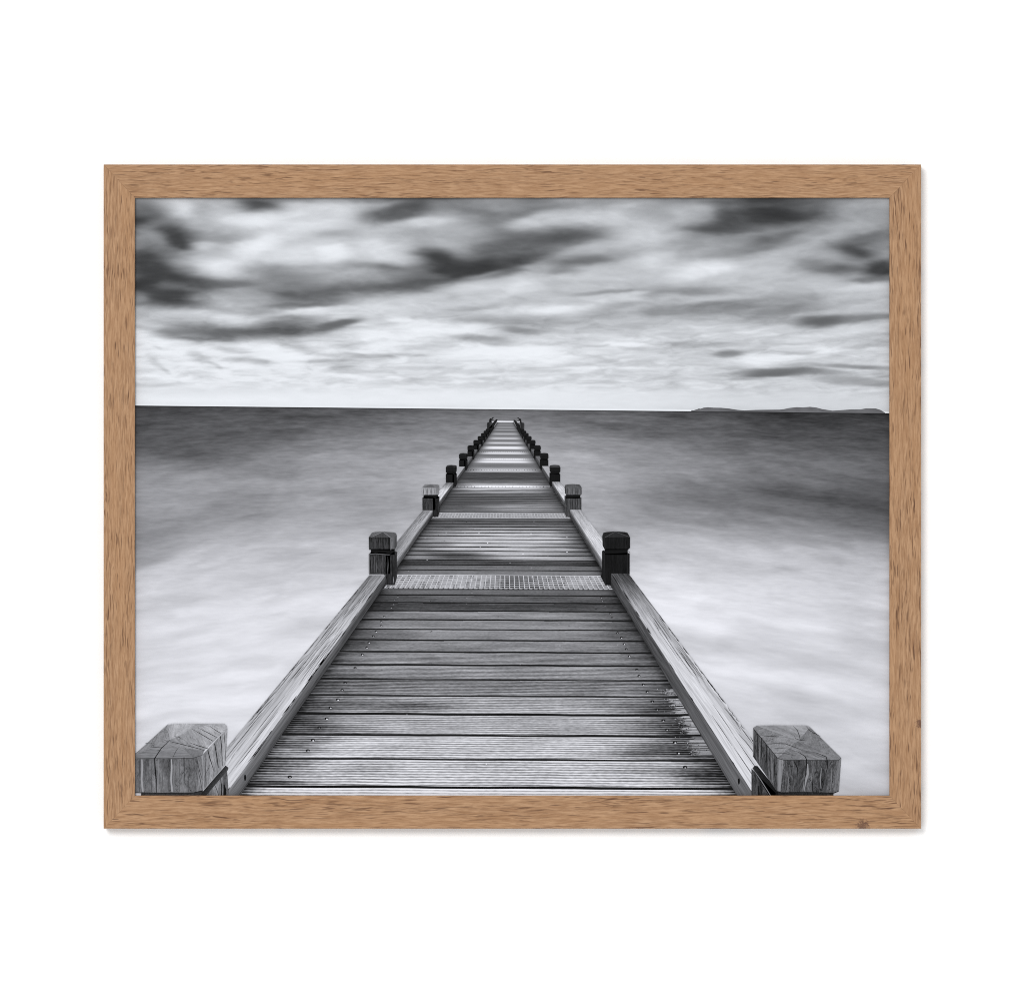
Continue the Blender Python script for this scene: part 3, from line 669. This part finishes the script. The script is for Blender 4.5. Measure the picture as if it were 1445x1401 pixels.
# the pier head: landing stage posts and ladder hoops, tiny on the skyline
Z7 = lambda pts: zt(640, 570, 9.633, pts)
def landing_stage(side):
    L = Layer()
    if side < 0:
        L.poly(Z7([(500, 350), (470, 345), (555, 232), (582, 208), (600, 212), (560, 285), (520, 350)]), 34)
        L.poly(Z7([(455, 262), (470, 248), (512, 250), (528, 262), (526, 318), (490, 335), (455, 335)]), [60, 40, 40, 80, 88, 40, 50])
        L.poly(Z7([(484, 250), (486, 212), (498, 196), (512, 200), (516, 230), (520, 252)]), 26)
        L.up(); L.strip(Z7([(510, 225), (522, 200), (534, 186), (552, 186)]), [1.2, 1.1, 1.0, .7], 28); L.strip(Z7([(526, 198), (528, 214), (546, 222)]), [.9, .9, .6], 34)
        L.strip(Z7([(520, 246), (548, 238)]), .9, 220)
    else:
        L.poly(Z7([(815, 216), (838, 220), (870, 262), (905, 335), (912, 400), (890, 370), (850, 300)]), 34)
        L.poly(Z7([(900, 262), (916, 252), (955, 258), (962, 270), (960, 335), (925, 340), (905, 320)]), [80, 40, 40, 60, 66, 40, 84])
        L.poly(Z7([(890, 214), (904, 198), (916, 208), (924, 252), (900, 258), (906, 232)]), 26)
        L.up(); L.strip(Z7([(868, 188), (884, 192), (896, 210)]), [.7, 1.1, 1.2], 28); L.strip(Z7([(878, 226), (900, 218)]), [.6, .9], 34)
        L.strip(Z7([(864, 244), (900, 246)]), .9, 215)
    L.build('printed_landing_stage', M_BEAM, paper, 'tiny ladder hoop and landing post at the far end, ' + ('left side' if side < 0 else 'right side'))

for g in range(14, 0, -1):
    if g == 9:
        landing_stage(-1); landing_stage(1)
    for side in (-1, 1):
        post(side, g)
    for side in (-1, 1):
        rail(side, g - 1)

# ------------------------------------------------------------------ nearest posts, drawn large
Z1 = lambda pts: zt(180, 1000, 6.0208, pts)
ZR = lambda pts: zt(1040, 1000, 4.8167, pts)
def sub_face(L, quad, nu, nv, tone, amp, su, sv, seed):
    """A four-cornered face cut into cells so that its grain follows it: u runs along the grain (corner 0 to 1), v across (0 to 3)."""
    (a, b, c, d) = quad
    def pt(u, v): return tuple((a[i] * (1 - u) + b[i] * u) * (1 - v) + (d[i] * (1 - u) + c[i] * u) * v for i in (0, 1))
    for i in range(nu):
        for m in range(nv):
            uv = [(i / nu, m / nv), ((i + 1) / nu, m / nv), ((i + 1) / nu, (m + 1) / nv), (i / nu, (m + 1) / nv)]
            L.poly([pt(*q) for q in uv], [tone(*q) for q in uv], amp, [(q[0] * su, q[1] * sv) for q in uv], seed)

# left
L = Layer()
L.poly(Z1([(115, 700), (640, 695), (640, 790), (115, 790)]), [60, 50, 70, 80], .3, None, 4)
sub_face(L, Z1([(650, 690), (650, 800), (866, 800), (845, 500)]), 4, 6, lambda u, v: 118 - 25 * math.sin(v * 9), .5, 2, 8, 11)
L.up()
sub_face(L, Z1([(62 - 70, 420), (62 - 62, 712), (560, 712), (560, 416)]), 6, 14, lambda u, v: 96 + 24 * u + 12 * math.sin(v * 17), .42, 2.2, 10, 2)
sub_face(L, Z1([(560, 416), (560, 712), (642, 690), (636, 390)]), 6, 4, lambda u, v: 96 + 34 * v + 10 * u, .5, 2.2, 3, 6)
sub_face(L, Z1([(636, 390), (644, 690), (835, 470), (848, 165)]), 6, 8, lambda u, v: 138 - 18 * math.sin(v * 12) + 14 * v, .55, 2.2, 7, 8)
# the pyramid top: four slopes meeting at the boss
apex = (360, 262)
sub_face(L, Z1([(0, 420), (560, 416), (470, 330), apex]), 8, 5, lambda u, v: 126 + 10 * v, .36, 1.5, 7, 3)
L.poly(Z1([(560, 416), (636, 390), (650, 352), (470, 330)]), [112, 125, 130, 118], .3, None, 3)
sub_face(L, Z1([apex, (470, 330), (650, 352), (560, 170)]), 6, 6, lambda u, v: 142 + 14 * v, .40, 2, 8, 5)
sub_face(L, Z1([(560, 170), (650, 352), (835, 172), (700, 124)]), 6, 6, lambda u, v: 158 + 18 * v, .44, 1.6, 8, 7)
L.poly(Z1([(835, 172), (848, 165), (843, 142), (822, 124), (700, 124)]), [160, 175, 180, 175, 150], .3, None, 7)
sub_face(L, Z1([(0, 420), (62, 385), (345, 128), apex][:1] + [(62, 385), (345, 128), apex]), 6, 5, lambda u, v: 128 + 12 * v, .32, 1.4, 6, 9)
sub_face(L, Z1([apex, (345, 128), (700, 122), (560, 170)]), 6, 6, lambda u, v: 164 + 14 * math.sin(v * 5), .34, 1.5, 7, 12)
L.up()
L.poly(Z1([(640, 700), (832, 480), (858, 498), (852, 520), (662, 740), (615, 745)]), [40, 52, 60, 70, 55, 40], .2, None, 2)
L.up()
for x, w, t in ((122, 16, 158), (150, 4, 78), (100, 5, 70), (372, 15, 162), (395, 6, 130), (350, 5, 84), (262, 6, 128), (300, 4, 84), (440, 4, 86), (520, 5, 84), (205, 4, 80)):
    L.strip(Z1([(x, 426), (x + 3, 500), (x - 2, 600), (x + 8 if w > 10 else x, 704)]), [w / 9, w / 6, w / 6.5, w / 6], t)
L.up()
for pts, w in (([(230, 420), (234, 500), (243, 600), (244, 708)], [1.3, 1.8, 1.6, 1.3]), ([(230, 420), (262, 372), (290, 330), (325, 300), (362, 262)], [1.4, 1.1, 1.0, .8, .5]),
               ([(360, 276), (430, 292), (500, 310), (580, 330), (655, 353)], [.5, .9, .8, .9, .6]), ([(525, 285), (600, 312), (682, 336)], [.3, 1.0, .7]), ([(545, 168), (640, 222), (725, 272)], [.3, .9, .8]),
               ([(600, 160), (680, 200), (757, 240)], [.3, .9, .8]), ([(700, 146), (745, 178), (792, 206)], [.3, .9, .8]), ([(312, 264), (335, 272), (348, 268)], [.3, .7, .4]), ([(190, 322), (240, 326), (288, 330)], [.3, .7, .4]),
               ([(272, 196), (300, 192), (342, 196)], [.3, .8, .3]), ([(150, 293), (185, 286), (212, 290)], [.3, .8, .3]), ([(385, 412), (410, 360), (440, 320)], [.5, .6, .3]), ([(395, 230), (440, 240), (470, 262)], [.2, .7, .2]),
               ([(480, 408), (481, 500), (484, 600), (482, 660)], [.9, .9, .5, .2]), ([(682, 350), (700, 420), (735, 530)], [1.1, 1.1, .4]), ([(740, 292), (755, 380), (772, 500)], [1.2, 1.2, .7]), ([(790, 232), (800, 330), (806, 480)], [1.0, 1.1, .7]),
               ([(820, 200), (828, 300), (834, 440)], [.7, .8, .4]), ([(590, 430), (610, 520), (636, 600)], [.4, .8, .4]), ([(600, 520), (618, 600), (632, 680)], [.3, .8, .4]), ([(570, 500), (590, 560), (600, 640)], [.3, .6, .2]),
               ([(660, 560), (690, 500), (700, 470)], [.3, .6, .3]), ([(660, 450), (662, 560), (655, 660)], [.4, .7, .3]), ([(740, 640), (760, 690), (775, 735)], [.5, .9, .6]), ([(790, 590), (800, 660), (800, 738)], [.5, 1.3, 1.5]), ([(820, 640), (828, 690), (825, 738)], [1.5, 4, 4])):
    L.strip(Z1(pts), w, 24 if max(w) > .9 else 48)
L.strip(Z1([(66, 421), (200, 419), (330, 421), (560, 416), (636, 391)]), [.5, .9, .6, .9, .6], 66)
L.strip(Z1([(636, 395), (642, 520), (645, 685)]), [.6, .8, .5], 160)
L.strip(Z1([(340, 131), (420, 123), (560, 122), (700, 124), (820, 125)]), [.5, .9, .8, .9, .6], 205)
L.strip(Z1([(64, 710), (300, 713), (560, 711), (640, 692)]), 1.0, 30)
L.build('printed_post', M_BEAM, paper, 'largest pale cracked post, cut by the left edge of the print')

# right
L = Layer()
L.poly(ZR([(272, 560), (655, 566), (655, 640), (272, 640)]), [40, 50, 62, 50], .35, None, 9)
sub_face(L, ZR([(98, 405), (98, 640), (262, 640), (262, 570)]), 3, 5, lambda u, v: 66 + 16 * math.sin(v * 12), .5, 2, 7, 6)
L.poly(ZR([(120, 385), (140, 388), (275, 552), (276, 640), (250, 640), (104, 404)]), [40, 34, 28, 24, 26, 52], .2, None, 1)
L.up()
sub_face(L, ZR([(110, 128), (108, 322), (272, 562), (275, 333)]), 6, 10, lambda u, v: 82 - 12 * math.sin(v * 15) + 10 * v - 8 * u, .5, 2.4, 9, 14)
sub_face(L, ZR([(275, 333), (272, 555), (300, 566), (318, 346)]), 6, 3, lambda u, v: 112 + 22 * v, .45, 2.4, 2, 3)
sub_face(L, ZR([(318, 346), (296, 566), (655, 570), (690, 348)]), 6, 14, lambda u, v: 78 + 14 * math.sin(v * 14 + .6) + 8 * u, .55, 2.4, 11, 17)
sub_face(L, ZR([(690, 348), (655, 570), (692, 556), (708, 332)]), 6, 2, lambda u, v: 122 - 14 * u, .4, 2.4, 2, 5)
apx = (420, 215)
sub_face(L, ZR([(275, 331), (318, 346), (690, 348), apx]), 6, 6, lambda u, v: 118 + 8 * u, .42, 2, 6, 2)
sub_face(L, ZR([(690, 348), (708, 332), (495, 122), apx]), 6, 6, lambda u, v: 126 - 4 * v, .36, 2.0, 6, 4)
sub_face(L, ZR([(495, 122), (470, 111), (135, 114), apx]), 6, 6, lambda u, v: 150 + 12 * math.sin(v * 6), .34, 2, 6, 6)
sub_face(L, ZR([(135, 114), (110, 128), (275, 331), apx]), 6, 6, lambda u, v: 124 + 16 * v, .42, 2, 7, 8)
L.up()
for pts, w, t in (([(480, 372), (482, 440), (462, 500), (452, 558)], [1.5, 3.0, 3.5, 2.5], 146), ([(292, 345), (290, 440), (288, 555)], [2.5, 3.6, 3.0], 138), ([(575, 400), (566, 470), (570, 540)], [.6, 1.6, .8], 128), ([(340, 420), (350, 480), (344, 550)], [.5, 1.8, 1.0], 112),
                  ([(640, 400), (642, 480), (636, 556)], [.6, 1.6, .8], 118), ([(235, 330), (238, 400), (240, 500)], [.6, 1.4, .8], 120), ([(150, 240), (152, 300), (154, 370)], [.4, 1.2, .4], 122), ([(112, 135), (111, 220), (111, 315)], .8, 120)):
    L.strip(ZR(pts), w, t)
L.up()
for pts, w in (([(474, 346), (470, 400), (462, 470), (452, 560)], [1.3, 1.2, .9, .7]), ([(474, 346), (462, 322), (430, 300), (400, 285)], [1.3, 1.0, .7, .3]), ([(612, 348), (616, 390), (604, 440), (606, 520)], [1.4, 1.1, .7, .4]), ([(612, 348), (606, 325), (560, 305), (510, 290)], [1.3, 1.0, .7, .3]),
               ([(205, 238), (260, 234), (330, 236), (400, 262), (440, 280)], [.5, .9, .9, .7, .3]), ([(170, 180), (220, 186), (300, 182)], [.3, .8, .3]), ([(215, 212), (240, 206), (238, 190)], [.3, .8, .5]), ([(380, 115), (410, 145), (425, 185), (428, 210), (470, 216)], [.4, .9, .8, .9, .4]),
               ([(470, 118), (500, 150), (560, 182)], [.4, .9, .4]), ([(500, 168), (530, 165), (566, 186)], [.3, .9, .4]), ([(305, 222), (306, 240)], [.7, .7]), ([(230, 262), (290, 268), (350, 262)], [.3, .6, .3]), ([(390, 182), (396, 200), (428, 210)], [.3, .7, .5]),
               ([(250, 300), (320, 300), (390, 318)], [.3, .6, .3]), ([(165, 195), (168, 300), (170, 400)], [.8, 1.2, .5]), ([(200, 240), (202, 340), (206, 450)], [.6, 1.3, .5]), ([(138, 160), (138, 250), (140, 340)], [.5, 1.0, .4]), ([(222, 270), (224, 380), (228, 480)], [.5, 1.0, .5]),
               ([(252, 310), (256, 420), (258, 520)], [.5, 1.2, .5]), ([(385, 350), (410, 400), (412, 460)], [.7, 1.4, .3]), ([(355, 352), (370, 420), (362, 520)], [.5, .9, .3]), ([(515, 470), (512, 520), (512, 560)], [.4, 1.2, .9]), ([(540, 352), (538, 400), (548, 440)], [.7, .8, .3]),
               ([(570, 470), (585, 510), (575, 558)], [.4, 1.0, .6]), ([(655, 352), (652, 440), (640, 540)], [.4, .9, .4]), ([(330, 352), (326, 450), (320, 560)], [.4, .9, .4]), ([(145, 520), (148, 592), (148, 630)], [1.0, 3.0, 2.0])):
    L.strip(ZR(pts), w, 26 if max(w) > .9 else 50)
L.strip(ZR([(112, 138), (165, 198), (275, 333)]), [.6, .9, .7], 34)
L.strip(ZR([(275, 333), (318, 347), (500, 347), (690, 349), (706, 333)]), [.6, .9, .6, .9, .5], 58)
L.strip(ZR([(106, 404), (160, 480), (228, 588)]), [.6, 1.3, 1.0], 128)
L.strip(ZR([(130, 114), (250, 110), (380, 113), (470, 112)]), [.4, .9, .7, .5], 172)
L.strip(ZR([(272, 558), (300, 568), (480, 566), (655, 571), (690, 558)]), [.8, 1.2, .9, 1.2, .8], 22)
L.build('printed_post', M_BEAM, paper, 'largest dark grained post at the lower right of the print')

# ------------------------------------------------------------------ oak frame, four mitred rails
n = NT('oak_veneer')
st = n.sep(n.attr('st', 'Vector'))
w1 = n.noise(n.comb(n.m('MULTIPLY', st[0], 16.0), n.m('MULTIPLY', st[1], 60.0), st[2]), 1, 3, .55)
v2 = n.m('ADD', st[1], n.m('MULTIPLY', n.m('SUBTRACT', w1, .5), .0075))
def oak(su, sv, det, zo, rough=.6):
    return n.noise(n.comb(n.m('MULTIPLY', st[0], su), n.m('MULTIPLY', v2, sv), n.m('ADD', st[2], zo)), 1, det, rough)
med = oak(75, 900, 4, 0); fine = oak(170, 2100, 2, 7); broad = oak(6, 90, 2, 3)
pore = n.m('MULTIPLY', n.smooth(oak(80, 1900, 2, 11, .45), .55, .64), n.smooth(oak(20, 150, 2, 15), .42, .62))
pore2 = n.smooth(oak(62, 1500, 1, 31, .4), .66, .73)
lc = lambda r, g, b: tuple((c / 255) ** 2.2 / ILLUM for c in (r, g, b)) + (1,)
c = n.mixc(n.smooth(med, .30, .72), lc(157, 119, 88), lc(191, 153, 119))
c = n.mixc(n.m('MULTIPLY', n.smooth(broad, .35, .75), .40), c, lc(180, 138, 101))
c = n.mixc(n.m('MULTIPLY', n.smooth(fine, .48, .78), .55), c, lc(132, 96, 69))
c = n.mixc(n.m('MULTIPLY', pore, .80), c, lc(98, 68, 50))
c = n.mixc(n.m('MULTIPLY', pore2, .75), c, lc(88, 60, 46))
geo = n.n('ShaderNodeNewGeometry').outputs['Position']
for (kx_, ky_, r_) in ((1299, 1020, .0046), (1217, 1164, .0052), (144, 378, .0022)):
    p = P(kx_, ky_, FRONT_Y)
    dv = n.n('ShaderNodeVectorMath'); dv.operation = 'SUBTRACT'; n.put(dv.inputs[0], geo); dv.inputs[1].default_value = p
    ln = n.n('ShaderNodeVectorMath'); ln.operation = 'LENGTH'; n.put(ln.inputs[0], dv.outputs[0])
    nz = n.noise(geo, 900, 3, .7)
    dd = n.m('ADD', ln.outputs['Value'], n.m('MULTIPLY', n.m('SUBTRACT', nz, .5), r_ * 2.2))
    kf = n.m('SUBTRACT', 1.0, n.smooth(dd, r_ * .25, r_ * .95))
    c = n.mixc(n.m('MULTIPLY', kf, .8), c, lc(96, 68, 58))
n.put(n.bsdf.inputs['Base Color'], c)
n.bsdf.inputs['Roughness'].default_value = .62; n.bsdf.inputs['Specular IOR Level'].default_value = .15
bp = n.n('ShaderNodeBump'); bp.inputs['Strength'].default_value = .25; bp.inputs['Distance'].default_value = .0003
n.put(bp.inputs['Height'], n.m('SUBTRACT', fine, n.m('MULTIPLY', pore, 1.5))); n.put(n.bsdf.inputs['Normal'], bp.outputs[0])
M_OAK = n.mat

ks = (CAM_D + FRONT_Y) / (CAM_D + PRINT_Y)          # the front face stands a little nearer the eye
fx = lambda x: CX + (x - CX) * ks
fy = lambda y: CY + (y - CY) * ks
OUT = (fx(146.2), fy(232.4), fx(1299.8), fy(1168.8)); INN = (fx(190.4), fy(279.4), fx(1255.2), fy(1122.2))
DEP = -FRONT_Y
prof = [(0, 0), (0, DEP - .0004), (.012, DEP), (.988, DEP), (1, DEP - .0004), (1, DEP - .0025), (.70, DEP - .0025), (.70, 0)]
oc = [(OUT[0], OUT[1]), (OUT[2], OUT[1]), (OUT[2], OUT[3]), (OUT[0], OUT[3])]
ic = [(INN[0], INN[1]), (INN[2], INN[1]), (INN[2], INN[3]), (INN[0], INN[3])]
for s in range(4):
    A, B, a_, b_ = oc[s], oc[(s + 1) % 4], ic[s], ic[(s + 1) % 4]
    vs, fs, att = [], [], []
    N = 2
    ln = math.hypot(B[0] - A[0], B[1] - A[1]); dx, dy = (B[0] - A[0]) / ln, (B[1] - A[1]) / ln
    for e, (O, I) in enumerate(((A, a_), (B, b_))):
        sg = .06 if e == 0 else -.06             # hairline at the mitre
        for (t, d) in prof:
            x, y = O[0] + (I[0] - O[0]) * t + dx * sg, O[1] + (I[1] - O[1]) * t + dy * sg
            vs.append(P(x, y, -d - .0002))
            along = ((x - A[0]) * dx + (y - A[1]) * dy) * S
            att.append((0, 0, 0, 0, along + 2.3 * s, t * .0214 + d * .0, 13.7 * s))
    np_ = len(prof)
    for i in range(np_):
        k = (i + 1) % np_
        fs.append((i, k, np_ + k, np_ + i))
    fs.append(tuple(range(np_))[::-1]); fs.append(tuple(range(np_, 2 * np_)))
    o = mesh_obj('frame_rail', vs, fs, M_OAK, pic)
    set_attrs(o.data, np.array(att, float))
    import bmesh
    bm = bmesh.new(); bm.from_mesh(o.data); bmesh.ops.recalc_face_normals(bm, faces=bm.faces); bm.to_mesh(o.data); bm.free()

# backing board behind the print
n = NT('brown_hardboard')
n.put(n.bsdf.inputs['Base Color'], n.mixc(n.noise(n.attr('position', 'Vector'), 300, 4), (.20, .13, .08, 1), (.28, .19, .12, 1))); n.bsdf.inputs['Roughness'].default_value = .85
a, b = P(BOX[0] + 1, BOX[3] - 1, 0), P(BOX[2] - 1, BOX[1] + 1, 0)
box('backing_board', (a[0], PRINT_Y + .0006, a[2]), (b[0], PRINT_Y + .0036, b[2]), n.mat, pic)

# ------------------------------------------------------------------ wall
n = NT('white_wall_paint')
tc = n.n('ShaderNodeTexCoord').outputs['Object']
n.put(n.bsdf.inputs['Base Color'], n.mixc(n.noise(tc, 40, 4), (.885, .885, .885, 1), (.90, .90, .90, 1)))
n.bsdf.inputs['Roughness'].default_value = .9; n.bsdf.inputs['Specular IOR Level'].default_value = .2
wall = box('wall', (-3.5, 0, 0), (3.5, .12, 3.2), n.mat)
wall['kind'] = 'structure'; wall['label'] = 'plain white painted wall behind the oak framed print'; wall['category'] = 'wall'

# ------------------------------------------------------------------ light: soft white studio and one softbox up to the left
w = bpy.data.worlds.new('World'); scene.world = w; w.use_nodes = True
bg = w.node_tree.nodes['Background']; bg.inputs[0].default_value = (.975, .99, 1.0, 1); bg.inputs[1].default_value = .90
lamp = bpy.data.lights.new('softbox', 'AREA'); lamp.shape = 'DISK'; lamp.size = 2.6; lamp.energy = 368; lamp.color = (1, .985, .97)
lo = link(bpy.data.objects.new('softbox', lamp)); lo.location = (-1.7, -8.0, HZ + 2.2)
from mathutils import Vector
lo.rotation_euler = (Vector((0, 0, HZ)) - lo.location).to_track_quat('-Z', 'Y').to_euler()

# ------------------------------------------------------------------ camera
cam = bpy.data.cameras.new('camera'); co = link(bpy.data.objects.new('camera', cam)); scene.camera = co
co.location = (0, -CAM_D, HZ); co.rotation_euler = (math.radians(90), 0, 0)
cam.sensor_width = 36; cam.sensor_fit = 'HORIZONTAL'
cam.lens = 36 * (CAM_D + PRINT_Y) / (1445 * S)
cam.clip_end = 50
scene.view_settings.view_transform = 'Standard'; scene.view_settings.look = 'None'
scene.view_settings.exposure = 0; scene.view_settings.gamma = 1
scene.cycles.max_bounces = 6
scene.cycles.use_denoising = False
scene.cycles.pixel_filter_type = 'BLACKMAN_HARRIS'; scene.cycles.filter_width = 1.0
